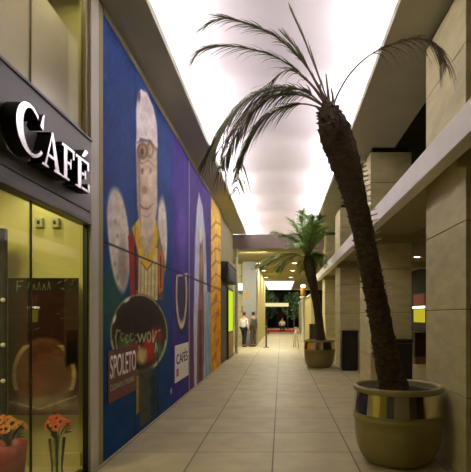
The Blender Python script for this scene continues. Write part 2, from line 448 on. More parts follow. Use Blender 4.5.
def panel(name, A, B, func, m, thick, nu, nv, parent=None, y_axis='y'):
    """painted board. y_axis 'y': on the plane x=A[0], from y=A[1]..B[1], z=A[2]..B[2]; 'x': facing the camera at y=A[1]"""
    us, vs = np.linspace(0, 1, nu), np.linspace(0, 1, nv)
    U, V = np.meshgrid(us, vs, indexing='ij')
    if y_axis == 'y':
        X = np.full(U.shape, A[0]); Y = A[1]+(B[1]-A[1])*U
    else:
        X = A[0]+(B[0]-A[0])*U; Y = np.full(U.shape, A[1])
    Z = A[2]+(B[2]-A[2])*V
    px = VX + F*X/Y; py = VY - F*(Z-EYE)/Y
    colr = srgb_arr(func(px, py, U, V))
    co = np.stack([X, Y, Z], -1).reshape(-1, 3)
    idx = np.arange(nu*nv).reshape(nu, nv)
    faces = np.stack([idx[:-1, :-1], idx[1:, :-1], idx[1:, 1:], idx[:-1, 1:]], -1).reshape(-1, 4).tolist()
    off = np.array([-thick, 0, 0]) if y_axis == 'y' else np.array([0, thick, 0])
    border = list(idx[:, 0]) + list(idx[-1, 1:]) + list(idx[-2::-1, -1]) + list(idx[0, -2:0:-1])
    nb = len(border); base = nu*nv
    co = np.vstack([co, co[border] + off])
    for k in range(nb):
        faces.append([int(border[(k+1) % nb]), int(border[k]), base+k, base+(k+1) % nb])
    faces.append([base+k for k in range(nb)][::-1])
    me = bpy.data.meshes.new(name); me.from_pydata(co.tolist(), [], faces)
    at = me.color_attributes.new('Paint', 'FLOAT_COLOR', 'POINT')
    flat = np.vstack([colr.reshape(-1, 3), np.tile(colr.reshape(-1, 3).mean(0), (nb, 1))])
    at.data.foreach_set('color', np.hstack([flat, np.ones((len(flat), 1))]).astype(np.float32).ravel())
    me.materials.append(m); me.update()
    o = bpy.data.objects.new(name, me); COL.objects.link(o)
    if parent: o.parent = parent; o.matrix_parent_inverse = Matrix.Translation(parent.location).inverted()
    return o
def Yof(px): return F*LW/(px-VX)

def chef(px, py, U, V):
    c = Canvas(px, py, (44, 68, 124))
    c.put(np.clip((py-180)/160, 0, 1)*.75, (12, 62, 104))
    c.ell(113, 300, 9, 40, (34, 88, 66), soft=.6, a=.8)
    c.ell(168, 300, 7, 60, (16, 56, 110), soft=.6, a=.6)
    # big hands
    c.ell(119, 240, 10.5, 52, (230, 218, 196), rot=-.07); c.ell(112, 215, 5, 24, (226, 214, 200), soft=.5)
    c.ell(123, 262, 5, 24, (150, 136, 112), soft=.8, a=.7)
    for k in range(5): c.ell(115+k % 3*2.5, 222+k*14, 1.0, 2.6, (140, 124, 102), soft=1, a=.6)
    c.ell(162, 238, 5.2, 40, (236, 226, 208), soft=.25); c.ell(163, 250, 2, 24, (176, 162, 140), soft=.8, a=.4)
    # body
    c.poly([(131, 228), (140, 222), (157, 222), (165, 262), (163, 300), (130, 300)], (126, 96, 54), a=.8)
    c.poly([(128, 236), (134, 232), (138, 262), (137, 300), (131, 298)], (158, 44, 36)); c.poly([(134, 246), (136.5, 246), (138, 290), (135, 290)], (70, 30, 20))
    c.poly([(157, 250), (163, 252), (163, 290), (157, 296)], (206, 122, 42)); c.poly([(160, 256), (161.5, 256), (161.5, 288), (160, 288)], (120, 54, 24))
    c.poly([(139, 252), (158, 248), (158, 300), (138, 302)], (214, 198, 140))
    for x in (141, 144.5, 148, 151.5, 155): c.line([(x, 262), (x-.6, 300)], .7, (150, 128, 70), .8)
    # neck scarf
    c.poly([(132, 228), (139, 218), (156, 220), (159, 236), (153, 262), (146, 268), (139, 256)], (222, 184, 56))
    c.poly([(139, 222), (155, 222), (152, 250), (147, 258), (142, 248)], (200, 180, 142))
    c.line([(141, 262), (147, 270), (153, 262)], 1.2, (150, 110, 20))
    # face and hat
    c.poly([(136, 142), (157, 142), (157.5, 205), (154, 232), (148, 240), (141, 234), (137.5, 208)], (222, 198, 168), soft=2)
    c.poly([(137, 144), (140, 144), (141, 230), (138.5, 214)], (142, 116, 92), soft=2, a=.8)
    c.poly([(136, 110), (138, 94), (141, 89), (147, 93), (153, 106), (157, 124), (158, 148), (150, 140), (140, 138), (136.5, 150)], (244, 232, 228), soft=1.5)
    c.ell(139, 96, 1.6, 6, (120, 106, 110), soft=.7); c.ell(146, 118, 4, 22, (238, 226, 220), soft=1, a=.7)
    c.ell(143.5, 150, 5.5, 8, (150, 122, 86), soft=.9, a=.8); c.ring(142.5, 151, 4.5, 7, .3, (104, 78, 52), .7); c.ell(142, 152, 1.8, 4, (72, 54, 40), soft=.9)
    c.ring(150, 150, 3, 7, .35, (120, 92, 62), .6); c.line([(138, 158), (142, 164), (148, 160), (154, 166)], .9, (140, 108, 80), .7)
    c.ell(142.5, 171, 1.5, 3, (96, 72, 54), soft=.8, a=.8); c.ell(150.5, 171, 1.3, 3, (96, 72, 54), soft=.8, a=.8)
    c.line([(137, 143), (142, 139), (150, 141), (156, 150)], 1.2, (138, 112, 84), .8)
    c.ell(146, 176, 2.6, 12, (222, 198, 170), soft=.8); c.ell(144.5, 190, 3.2, 4, (150, 112, 90), soft=.8, a=.8)
    c.line([(140, 205), (143, 208), (148, 209), (153, 204)], 1.3, (150, 96, 80), .8); c.line([(142, 215), (147, 217), (152, 213)], 1.2, (186, 150, 124), .7)
    c.ell(152, 186, 3, 26, (226, 208, 186), soft=1, a=.6)
    # great dish
    c.ell(139, 334, 29, 40, (84, 96, 52), soft=.06)
    c.ell(139, 332, 27, 37, (58, 44, 26), soft=.1)
    c.ell(139, 322, 22, 22, (40, 28, 18), soft=.5)
    c.ell(126, 350, 9, 14, (86, 110, 44), soft=.7); c.ell(135, 352, 6, 10, (172, 52, 30), soft=.7); c.ell(149, 350, 7, 13, (180, 46, 30), soft=.7)
    c.ell(156, 336, 6, 9, (150, 50, 34), soft=.8); c.ell(142, 356, 5, 8, (206, 190, 90), soft=.7); c.ell(158, 350, 4, 9, (90, 120, 50), soft=.8)
    c.ring(139, 334, 27.5, 38, .05, (186, 188, 140), .9, 340, 380); c.ring(139, 334, 28, 39, .03, (206, 200, 150), .6)
    c.ell(114.5, 319, 1.2, 5, (236, 232, 216), rot=.3, soft=.7); c.ell(127, 300, 4, 1.5, (226, 224, 206), rot=-.7, soft=.7)
    # brushed lettering over the dish, no legible word
    st = (190, 190, 146)
    c.line([(120, 331), (117, 330), (115.5, 338), (117, 349), (120, 355)], .9, st, .9)
    for x, yy in ((122, 337), (127, 339), (131.5, 337.5), (136, 339)): c.line([(x+1.6, yy-3), (x-.6, yy-4), (x-1.5, yy), (x-.3, yy+4), (x+1.8, yy+2)], .7, st, .7)
    c.line([(138, 334), (140, 342), (142, 334), (144, 342), (146, 333)], .8, st)
    c.ring(149, 337, 1.8, 4.5, .4, st, .8); c.line([(153, 330), (153, 342), (156, 332), (160, 330)], .8, st)
    c.line([(139, 346), (143, 360), (146, 350)], 1.0, st); c.line([(155, 352), (156, 343), (158, 352)], .8, st)
    # stand of the dish
    c.poly([(134, 372), (154, 366), (151, 378), (151, 420), (140, 428), (138, 380)], (84, 80, 52), soft=2, a=.9)
    c.poly([(150, 378), (156, 372), (158, 410), (152, 416)], (40, 52, 40), soft=3, a=.7)
    c.poly([(136.2, 376), (139, 375), (139, 412), (136.2, 415)], (176, 140, 44), soft=.6)
    c.ell(171.5, 391, 1.2, 3, (200, 170, 150), soft=.8)
    c.mottle(.28, .22, .12, 4); c.mottle(.10, .9, .5, 11)
    for x in (135, 158): c.put(np.clip((.6-np.abs(px-x))/.5, 0, 1)*np.where(py > 285, .9, .45), (14, 20, 34))
    dz = np.abs((VY-py)/(VX-px)*1.93 - .80)
    c.put(np.clip((.018-dz)/.012, 0, 1)*.9, (20, 26, 34))
    return c.c
def purple(px, py, U, V):
    c = Canvas(px, py, (70, 54, 132))
    c.put(np.clip((py-240)/80, 0, 1)*.6, (52, 44, 122))
    c.ell(182, 235, 4, 34, (120, 96, 176), soft=1, a=.6)
    c.ring(181.5, 292, 5, 34, .22, (206, 196, 160), 1, 275, 400); c.ell(181.5, 296, 3.6, 24, (60, 52, 74), soft=.4)
    c.line([(176.5, 276), (187, 274)], 1.4, (206, 196, 170)); c.ring(181.5, 292, 6.4, 40, .10, (40, 34, 60), .9, 275, 400)
    c.ell(189, 323, 1.2, 4, (150, 30, 60), soft=.7)
    c.mottle(.25, .4, .12, 21)
    c.put(np.clip((px-188.6)/.4, 0, 1), (170, 150, 156)); c.put(np.clip((px-189.8)/.3, 0, 1), (62, 48, 96))
    dz = np.abs((VY-py)/(VX-px)*1.93 - .80); c.put(np.clip((.02-dz)/.012, 0, 1)*.8, (34, 28, 56))
    return c.c
def figure(px, py, U, V):
    c = Canvas(px, py, (78, 62, 124))
    c.put(np.clip((py-290)/50, 0, 1)*.8, (104, 62, 70))
    c.poly([(199, 192), (202.5, 206), (205.5, 236), (207.5, 300), (207, 400), (194.5, 400), (193.5, 330), (195, 240), (197, 206)], (206, 206, 220), soft=1.2)
    c.poly([(200, 232), (202.6, 240), (203.4, 275), (204.5, 320), (203, 400), (196.5, 400), (197.5, 320), (199, 290)], (132, 92, 72), soft=1)
    c.ell(201, 236, 1.4, 8, (238, 222, 190), soft=.6); c.ell(201.5, 262, 1.2, 14, (186, 146, 100), soft=.8); c.poly([(199, 310), (202, 310), (201.5, 390), (199, 390)], (92, 50, 50), soft=1, a=.8)
    c.poly([(205.2, 292), (211, 292), (211, 400), (204.6, 400)], (150, 178, 186), soft=.8)
    c.line([(206.6, 240), (207, 262)], .5, (60, 60, 70)); c.line([(207, 268), (207.2, 284)], .5, (60, 60, 70))
    c.mottle(.3, .8, .1, 31)
    dz = np.abs((VY-py)/(VX-px)*1.93 - .80); c.put(np.clip((.03-dz)/.015, 0, 1)*.8, (40, 34, 44))
    return c.c
def orange(px, py, U, V):
    c = Canvas(px, py, (244, 200, 96))
    c.put(np.clip((py-270)/40, 0, 1), (230, 160, 30))
    for k in range(8):
        y = 222+k*13; c.line([(211, y+6), (216, y), (221, y+3)], 1.3, (176, 128, 56), .7)
    for k in range(5): c.ell(215+k % 2*2.5, 300+k*14, 1.6, 5, (176, 104, 20), rot=.3, soft=.8, a=.7)
    c.mottle(.3, .7, .15, 41)
    dz = np.abs((VY-py)/(VX-px)*1.93 - .80); c.put(np.clip((.03-dz)/.015, 0, 1)*.7, (120, 80, 24))
    return c.c
MX = LW; MT = 4.87
mu = thing('mural_panel', 'tall blue mural of a chef with a great dish, beside the café window', 'mural', (MX, 6.7, 0), 'painted hoarding panels on the left wall')
panel('painting', (MX, 5.10, 0.0), (MX, 8.33, MT), chef, M['paint'], .045, 210, 460, mu)
mu2 = thing('mural_panel', 'narrow purple mural with a pale jug and a white notice', 'mural', (MX, 9.1, 0), 'painted hoarding panels on the left wall')
panel('painting', (MX, 8.345, 0.0), (MX, 9.95, MT), purple, M['paint'], .045, 80, 260, mu2)
mu3 = thing('mural_panel', 'lavender mural with a tall white and brown standing figure, between the purple and orange panels', 'mural', (MX, 11.4, 0), 'painted hoarding panels on the left wall')
panel('painting', (MX, 9.965, 0.0), (MX, 12.98, MT), figure, M['paint'], .045, 100, 240, mu3)
mu4 = thing('mural_panel', 'orange leafy mural panel at the far end of the painted hoarding', 'mural', (MX, 14.0, 0), 'painted hoarding panels on the left wall')
panel('painting', (MX, 12.995, 0.0), (MX, 15.1, MT), orange, M['paint'], .045, 70, 200, mu4)

def text_on_left(body, y0, y1, z0, z1, x, m, name, parent, ext=0.002, bold=0.0, fixed_h=None):
    cu = bpy.data.curves.new('t', 'FONT'); cu.body = body; cu.extrude = 0; cu.offset = bold
    o = bpy.data.objects.new('t', cu); COL.objects.link(o)
    bpy.context.view_layer.update()
    me = bpy.data.meshes.new_from_object(o.evaluated_get(bpy.context.evaluated_depsgraph_get()))
    bpy.data.objects.remove(o)
    co = np.zeros(len(me.vertices)*3); me.vertices.foreach_get('co', co); co = co.reshape(-1, 3)
    a, b = co.min(0), co.max(0)
    u = (co[:, 0]-a[0])/(b[0]-a[0]); v = (co[:, 1]-a[1])/(b[1]-a[1])
    new = np.stack([np.full(len(u), x), y0+(y1-y0)*u, z0+(z1-z0)*v], -1)
    me.vertices.foreach_set('co', new.ravel())
    bm = NB(); bm.from_mesh(me); bpy.data.meshes.remove(me)
    r = bmesh.ops.extrude_face_region(bm, geom=bm.faces[:])
    for g in r['geom']:
        if isinstance(g, bmesh.types.BMVert): g.co.x -= ext
    return obj(name, bm, m, parent)
# name board on the chef mural
ys, ye = Yof(107.2), Yof(135.6)
sb = boxo('name_board', (MX, MX+.012, ys, ye, .61, 1.20), M['redsign'], mu); sb['label'] = 'dark red board lettered SPOLETO'
text_on_left('SPOLETO', ys+.05, ye-.03, .875, 1.14, MX+.0155, M['white'], 'lettering', sb, .003, 0.012)
text_on_left('CULINÁRIA ITALIANA', ys+.05, ye-.10, .74, .83, MX+.0155, M['paperpale'], 'lettering', sb, .003)
ys, ye = 8.55, 9.78
nb_ = boxo('notice', (MX, MX+.01, ys, ye, .36, 1.04), M['white'], mu2)
text_on_left('CAFÉS', ys+.1, ye-.1, .68, .92, MX+.0135, M['ink'], 'lettering', nb_, .003, 0.01)
boxo('red_stamp', (MX+.01, MX+.013, ys+.1, ys+.28, .46, .60), M['redprint'], nb_)

# hoarding end: louvre, green light box, dark unit
bm = NB(); box(bm, LW-.05, LW-.02, 15.11, 16.85, 0, 2.74)
for k in range(27): box(bm, LW-.03, LW+.0, 15.14, 16.82, .05+k*.098, .10+k*.098)
o = tag(obj('louvre_door', bm, M['louvre']), 'dark brown slatted door between the orange mural and the green light box', 'door')
t = thing('light_box', 'tall bright yellow-green lit panel in a dark frame near the pale post', 'light box', (LW, 17.6, 0))
boxo('cabinet', (LW-.05, LW+.04, 16.9, 18.75, .0, 2.6), M['louvre'], t)
boxo('lit_panel', (LW+.04, LW+.05, 17.0, 18.4, 1.0, 2.50), M['neon'], t)
boxo('lower_panel', (LW+.04, LW+.05, 17.0, 18.4, 0.08, 0.94), M['yellow'], t)
t = thing('wall_unit', 'dark box mounted on the wall above the slatted door', 'wall unit', (LW+.1, 16.5, 3.0))
bm = NB(); box(bm, LW-.05, LW+.22, 15.3, 18.0, 2.75, 3.35, bev=.03); obj('casing', bm, M['dark'], t)
bm = NB()
for k in range(6): box(bm, LW+.21, LW+.235, 15.5, 17.8, 2.83+k*.07, 2.86+k*.07)
obj('grille', bm, M['gasket'], t)
bm = NB(); lathe(bm, [(.075, 0), (.075, 4.36)], LW+.06, 19.7, 0, 20); lathe(bm, [(.11, 0), (.11, .05), (.075, .06)], LW+.06, 19.7, 0, 20)
tag(obj('post', bm, M['post']), 'slim pale post at the end of the left hoarding, under the beam', 'post')

# ------------------------------------------------------------------ inside the cafe window
def poster(px, py, U, V):
    c = Canvas(px, py, (50, 24, 16))
    c.put((py < 292)*.9, (34, 26, 18))
    c.put(np.clip((py-385)/20, 0, 1)*.8, (84, 66, 46))
    c.ell(44, 375, 31, 37, (112, 82, 54), soft=.12); c.ell(46, 368, 27, 28, (92, 56, 36), soft=.3)
    c.ell(34, 385, 15, 22, (104, 56, 34), soft=.7); c.ring(44, 375, 30, 36, .09, (178, 152, 110), .9, 345, 390)
    c.poly([(64, 344), (78, 340), (79, 362), (66, 366)], (20, 14, 12), soft=3)
    c.ell(44, 404, 34, 7, (120, 102, 76), soft=.6); c.line([(10, 402), (40, 409), (76, 396)], 1.2, (176, 160, 122), .8)
    w = (176, 168, 132)
    c.line([(17, 281), (17, 291)], .8, w); c.line([(17, 281.5), (23, 281)], .8, w); c.line([(17, 286), (21, 286)], .7, w)
    for x, s in ((29, 1), (34, -1), (39, 1), (44, -1), (49, 1)): c.line([(x-1.5, 290), (x, 283-s), (x+1.5, 290)], .5, w, .6)
    for x, y in ((58, 283), (64, 281), (70, 285), (61, 288), (68, 291), (72, 281)): c.line([(x, y), (x+3, y+1.5*((x % 2)*2-1))], .6, w, .7)
    for x, y in ((56, 313), (62, 311), (66, 317), (61, 318)): c.line([(x, y), (x+4, y+1)], .6, (120, 90, 60), .8)
    for x in (18, 26, 34): c.line([(x, 330), (x+5, 328)], .5, (150, 126, 90), .7)
    c.mottle(.4, .2, .2, 51)
    return c.c
po = panel('poster', P(8, 415, 4.86).to_tuple(), P(78.5, 278, 4.86).to_tuple(), poster, M['print'], .012, 120, 200, None, 'x')
tag(po, 'large dark brown poster of a coffee cup with chalk writing, behind the café glass', 'poster')
boxo('mount_rail', (-2.75, -2.2, 4.872, 4.999, 1.93, 1.96), M['gasket'], None).parent = po
for nm, pxc, lb in (('a', 40, 'left of two small square boxes on the café wall, seen through the glass'), ('b', 56, 'right of two small square boxes on the café wall, seen through the glass')):
    c = P(pxc, 223, 4.99)
    t = thing('wall_box', lb, 'wall box', (c.x, 5.0, c.z), 'wall boxes inside the café')
    bm = NB(); box(bm, c.x-.042, c.x+.042, 4.955, 5.0, c.z-.05, c.z+.05, bev=.008); obj('cover', bm, M['box'], t)
    bm = NB(); box(bm, c.x-.015, c.x+.015, 4.947, 4.956, c.z-.02, c.z+.02, bev=.004); obj('switch', bm, M['gasket'], t)
# dark cabinet at the left edge with small white lamps
t = thing('banner_stand', 'tall dark upright panel with white knobs at the left edge inside the café', 'display panel', (-3.0, 4.7, 0))
cx1 = P(8, 300, 4.72).x
bm = NB(); box(bm, cx1-.55, cx1, 4.66, 4.72, 0.04, 2.46, bev=.01); obj('panel', bm, M['black'], t)
for zz in (300, 345, 381, 417):
    c = P(3, zz, 4.65); bm = NB(); ball(bm, (c.x, 4.65, c.z), .022, 2); obj('knob', bm, M['white'], t)
bm = NB(); box(bm, cx1-.6, cx1-.02, 4.58, 4.80, 0, .04); obj('base', bm, M['gasket'], t)

def bouquet(label, px, d, zt, petals, wrapm, n, vase, group):
    bx = (px-VX)/F*d
    t = thing('flower_vase', label, 'flowers', (bx, d, 0), group)
    bm = NB()
    h = zt-.18
    if vase:
        lathe(bm, [(.055, 0), (.06, .01), (.05, h*.4), (.075, h)], bx, d, 0, 20); obj('vase', bm, M['vaseglass'], t)
    else:
        r = lathe(bm, [(.10, 0), (.115, .02), (.13, h*.6), (.15, h), (.14, h), (.12, h*.6), (.05, .05)], bx, d, 0, 20); obj('wrapping', bm, wrapm, t)
    bm = NB(); rnd = random.Random(px)
    heads = []
    for k in range(n):
        a = k*2.4; rr = .04+.09*((k*0.61) % 1)
        hx = Vector((bx+rr*math.cos(a), d+rr*math.sin(a)*.6, zt-.02*k % .09 - .02 + .05*rnd.random()))
        heads.append(hx)
        tube(bm, catmull([(bx, d, .03), (bx+rr*.3*math.cos(a), d, h), hx], 6), [.004]*7, 5)
    for k in range(16):
        a = k*2.1; p = Vector((bx, d, h-.02)); q = p+Vector((math.cos(a)*.15, math.sin(a)*.08, .06+.16*rnd.random()))
        mid = (p+q)/2+Vector((0, 0, .04)); wv = Vector((-math.sin(a), math.cos(a), .3))*.024
        vs = [bm.verts.new(v) for v in (p, mid+wv, q, mid-wv)]; bm.faces.new(vs)
    obj('stems', bm, M['leaf'], t)
    for k, hx in enumerate(heads):
        bm = NB()
        nd = Vector((.5*math.cos(k*2.4), -.9, .45)).normalized(); u = nd.orthogonal().normalized(); v = nd.cross(u)
        for j in range(11):
            a = 2*PI*j/11; e = u*math.cos(a)+v*math.sin(a); s = u*math.cos(a+PI/2)+v*math.sin(a+PI/2)
            q = [hx+e*.008, hx+e*.03+s*.011+nd*.006, hx+e*.05+nd*.004, hx+e*.03-s*.011+nd*.006]
            bm.faces.new([bm.verts.new(x) for x in q])
        f = obj('flower', bm, petals[k % len(petals)], t, recalc=False)
        bm = NB(); ball(bm, hx+nd*.008, .014, 1); obj('flower_heart', bm, M['flowerheart'], f)
bouquet('orange daisies in a slim glass vase behind the café glass, below the poster', 57, 4.42, .62, [M['orange']], None, 7, True, 'flowers in the café window')
bouquet('yellow and orange flowers in red wrapping, bottom left in the café window', 8, 3.98, .70, [M['gold'], M['orange'], M['gold']], M['wrap'], 10, False, 'flowers in the café window')

# ------------------------------------------------------------------ POTTED PALMS
def frond_mesh(pts, n=46, leaf=.34, droop=.25, t0=.18, width=.011, sweep=.75, spread=.75, stalk=.010, rnd=None, dens=1.0):
    bm = NB(); rnd = rnd or random
    N = 36
    c = catmull(pts, N)
    tube(bm, c, [stalk*(1-.75*i/N) for i in range(N+1)], 6, mi=1)
    for k in range(n):
        t = t0+(1-t0)*k/(n-1)
        fi = t*N; i = min(int(fi), N-1); p = c[i].lerp(c[i+1], fi-i)
        T = (c[min(i+1, N)]-c[max(i-1, 0)]).normalized()
        S_ = T.cross(Vector((0, 0, 1)))
        if S_.length < .25: S_ = T.cross(Vector((0, 1, 0.2)))
        S_.normalize()
        Un = S_.cross(T).normalized()
        prof = math.sin(PI*min(1, .16+.80*(t-t0)/(1-t0)))**.7
        for sgn in (-1, 1):
            if rnd.random() > dens: continue
            ln = leaf*prof*(.75+.4*rnd.random())
            d0 = (S_*sgn*spread*(.8+.4*rnd.random()) + T*sweep*(.8+.4*rnd.random()) + Un*(.25*rnd.random())).normalized()
            prev = None; dr = droop*(.6+.8*rnd.random())
            wv = d0.cross(Vector((rnd.random()-.5, rnd.random()-.5, 1))).normalized()
            for j in range(5):
                s = j/4
                q = p+d0*ln*s - Vector((0, 0, 1))*dr*ln*s*s*1.4
                w = width*(1-s)**.6*(.6 if j == 0 else 1)+.0006
                pr = (bm.verts.new(q+wv*w), bm.verts.new(q-wv*w))
                if prev: bm.faces.new((prev[0], pr[0], pr[1], prev[1])).smooth = True
                prev = pr
    return bm
def pot(cx, cy, t, scale=1.0):
    bm = NB()
    prof = [(.02, .005), (.32, .005), (.335, .012), (.365, .04), (.397, .08), (.425, .135), (.447, .205), (.460, .29), (.467, .38), (.468, .47),
            (.480, .475), (.487, .49), (.485, .51), (.474, .52), (.474, .528), (.484, .535), (.484, .545), (.470, .55), (.456, .552), (.456, .775), (.468, .778),
            (.474, .782), (.484, .79), (.488, .81), (.484, .83), (.466, .838), (.44, .832), (.432, .81), (.430, .74), (.02, .73)]
    lathe(bm, prof, cx, cy, 0, 56)
    p = obj('pot', bm, M['pot'], t)
    bm = NB(); lathe(bm, [(.458, .552), (.486, .554), (.464, .772), (.458, .774)], cx, cy, 0, 40, smooth=False)
    b = obj('metal_band', bm, M['chrome'], p); b['label'] = 'polished steel band'
    b.matrix_parent_inverse = Matrix()
    bm = NB(); r = lathe(bm, [(.431, .755), (.3, .78), (.1, .80), (.01, .805)], cx, cy, 0, 40)
    for v in bm.verts: v.co.z += .015*mnoise.noise(v.co*9)
    obj('soil', bm, M['soil'], t)

# -- near palm
D1 = 5.19
t = thing('potted_palm', 'tall leaning palm with thick bare trunk in a steel-banded round pot, nearest at right', 'potted palm', (1.285, D1, 0), 'potted palms along the right side')
pot(1.285, D1, t)
tp = [(395, 392, .165), (390, 372, .15), (385.5, 350, .132), (381, 325, .122), (375.5, 297, .116), (369, 262, .112), (361.5, 225, .112), (355, 198, .122), (348, 172, .145), (341, 150, .165), (335, 132, .172), (330.5, 118, .13), (328, 108, .085), (327, 102, .04)]
pts = [P(a, b, D1 - .0022*(392-b)*.5) for a, b, r in tp]
N = 70
c = catmull(pts, N); rr = lerp_list([r for *_, r in tp], N)
bm = NB(); tube(bm, c, rr, 20, jag=.13)
tk = obj('trunk', bm, M['trunk'], t)
bm = NB(); rnd = random.Random(5)
for k in range(330):                     # old leaf stubs
    i = int(8+rnd.random()*(N-14)); an = rnd.random()*2*PI
    T = (c[i+1]-c[i-1]).normalized(); a = T.cross(Vector((0, 1, 0))).normalized(); b = T.cross(a)
    nrm = a*math.cos(an)+b*math.sin(an)
    p = c[i]+nrm*rr[i]*.9; q = p+nrm*.035+T*.05+Vector((0, 0, -.02))
    w = T.cross(nrm)*.022
    v1, v2, v3, v4 = (bm.verts.new(x) for x in (p+w, p-w, q, p+T*.03))
    bm.faces.new((v1, v2, v3)); bm.faces.new((v1, v3, v4)); bm.faces.new((v2, v4, v3))
obj('bark_scale', bm, M['trunk'], tk, recalc=False)['kind'] = 'stuff'
bm = NB()                                # pale pegs along the right edge of the trunk
for py in range(158, 300, 4):
    i = min(range(len(c)), key=lambda k: abs((VY-(c[k].z-EYE)*F/c[k].y)-py))
    if py > 240 and rnd.random() < .45: continue
    p = c[i]+Vector((rr[i]*.9, -.02, -.01)); q = p+Vector((.055+.03*rnd.random(), -.02, .022))
    tube(bm, [p, (p+q)/2, q], [.011, .009, .005], 5)
o = obj('leaf_peg', bm, M['spike'], tk); o['label'] = 'pale pegs of cut leaves'; o['kind'] = 'stuff'
r1 = random.Random(11)
def px_pts(l, d0, d1):
    n = len(l); return [P(a, b, d0+(d1-d0)*i/(n-1)) for i, (a, b) in enumerate(l)]
fr = [
 ([(327, 104), (320, 88), (301, 60), (276, 37), (244, 23), (221, 19), (199, 30)], D1, 4.95, dict(n=64, leaf=.32, droop=.25, t0=.28, sweep=1.5, spread=.4, width=.006, dens=.8), 'frond'),
 ([(326, 105), (315, 88), (291, 66), (263, 52), (228, 46), (205, 48), (193, 60)], D1, 4.8, dict(n=54, leaf=.34, droop=.35, t0=.25, sweep=1.35, spread=.4, width=.006, dens=.75), 'frond'),
 ([(324, 103), (308, 82), (288, 70), (268, 84)], D1, 5.3, dict(n=26, leaf=.26, droop=.5, t0=.3, sweep=1.0, spread=.5, width=.006, dens=.7), 'frond'),
 ([(328, 102), (320, 80), (307, 47), (291, 10)], D1, 5.1, dict(n=26, leaf=.36, droop=.02, t0=.15, sweep=2.4, spread=.16, width=.008, dens=.8), 'frond'),
 ([(326, 103), (313, 78), (298, 52), (282, 33)], D1, 5.35, dict(n=26, leaf=.32, droop=.05, t0=.2, sweep=2.2, spread=.2, width=.008, dens=.8), 'frond'),
 ([(325, 107), (306, 92), (280, 87), (255, 94), (233, 112), (217, 138), (207, 160)], D1, 4.75, dict(n=84, leaf=.40, droop=.45, t0=.12, sweep=.85, spread=.75, width=.009), 'frond'),
 ([(324, 106), (300, 95), (270, 98), (248, 116), (233, 140), (222, 164)], D1, 5.45, dict(n=60, leaf=.38, droop=.4, t0=.2, sweep=.9, spread=.7, width=.0085, dens=.8), 'frond'),
 ([(325, 109), (302, 104), (276, 110), (256, 129), (243, 155), (236, 190)], D1, 5.05, dict(n=76, leaf=.38, droop=.4, t0=.2, sweep=.9, spread=.7, width=.009, dens=.9), 'frond'),
 ([(326, 108), (306, 97), (282, 94), (258, 104), (238, 124), (216, 154)], D1, 4.6, dict(n=44, leaf=.34, droop=.5, t0=.25, sweep=1.1, spread=.5, width=.006, dens=.75), 'frondb'),
 ([(325, 107), (303, 94), (276, 91), (252, 104), (232, 130), (222, 158), (226, 182)], D1, 5.2, dict(n=46, leaf=.32, droop=.5, t0=.2, sweep=1.0, spread=.55, width=.006, dens=.75), 'frond'),
 ([(333, 110), (337, 96), (350, 74), (370, 55), (396, 43), (420, 38), (438, 46), (446, 64)], D1, 4.15, dict(n=64, leaf=.30, droop=.75, t0=.42, sweep=.95, spread=.4, width=.005, stalk=.012, dens=.9), 'frondb'),
]
for l, d0, d1, kw, m in fr:
    obj('frond', frond_mesh(px_pts(l, d0, d1), rnd=r1, **kw), [M[m], M['rachis']], t, recalc=False)
for l in ([(329, 108), (328, 92), (326, 74)], [(332, 110), (333, 98), (331, 88)], [(322, 112), (317, 107), (314, 106)], [(325, 108), (322, 96), (320, 84)]):
    bm = NB(); q = catmull([P(a, b, D1-.03) for a, b in l], 8); tube(bm, q, [.022*(1-.7*i/8) for i in range(9)], 6)
    obj('leaf_stub', bm, M['frondb'], t)

# -- far palm
D2 = 14.6
t = thing('potted_palm', 'smaller fresh green palm in a round pot farther down the passage at right', 'potted palm', (1.19, D2, 0), 'potted palms along the right side')
pot(1.19, D2, t)
tp = [(321, 343, .15), (319.5, 325, .13), (317, 305, .125), (313.5, 287, .13), (310.5, 272, .16), (309, 262, .17), (308, 255, .09)]
pts = [P(a, b, D2-.9*((343-b)/88)**1.5) for a, b, r in tp]
c = catmull(pts, 40); bm = NB(); tube(bm, c, lerp_list([r for *_, r in tp], 40), 16, jag=.14)
obj('trunk', bm, M['trunk'], t)
cr = P(308.5, 257, D2-.9); r2 = random.Random(23)
dirs = []
for k in range(30):
    a = k*2.39996; dirs.append((a, [1.4, 1.2, .95, .65, .35][k % 5], 1.35+.55*r2.random()))
for a, el, ln in dirs:
    dx, dy = math.cos(a), math.sin(a)*.75
    if dx > 0:
        if dy < 0: dx, dy = dx*.6, dy-.5; el = max(el, 1.0)
        else: ln = min(ln, .30/max(.2, dx*math.cos(el)))
    q = [cr+Vector((0, 0, -.05))]
    for s in (.3, .6, .85, 1.0):
        q.append(cr+Vector((dx*math.cos(el)*ln*s, dy*math.cos(el)*ln*s, math.sin(el)*ln*s*.95 - .60*ln*s*s*(.25+.6*math.cos(el)))))
    obj('frond', frond_mesh(q, n=44, leaf=.50, droop=.3, t0=.12, width=.012, sweep=1.0, spread=.65, stalk=.014, rnd=r2), [M['frond2'], M['rachis']], t, recalc=False)

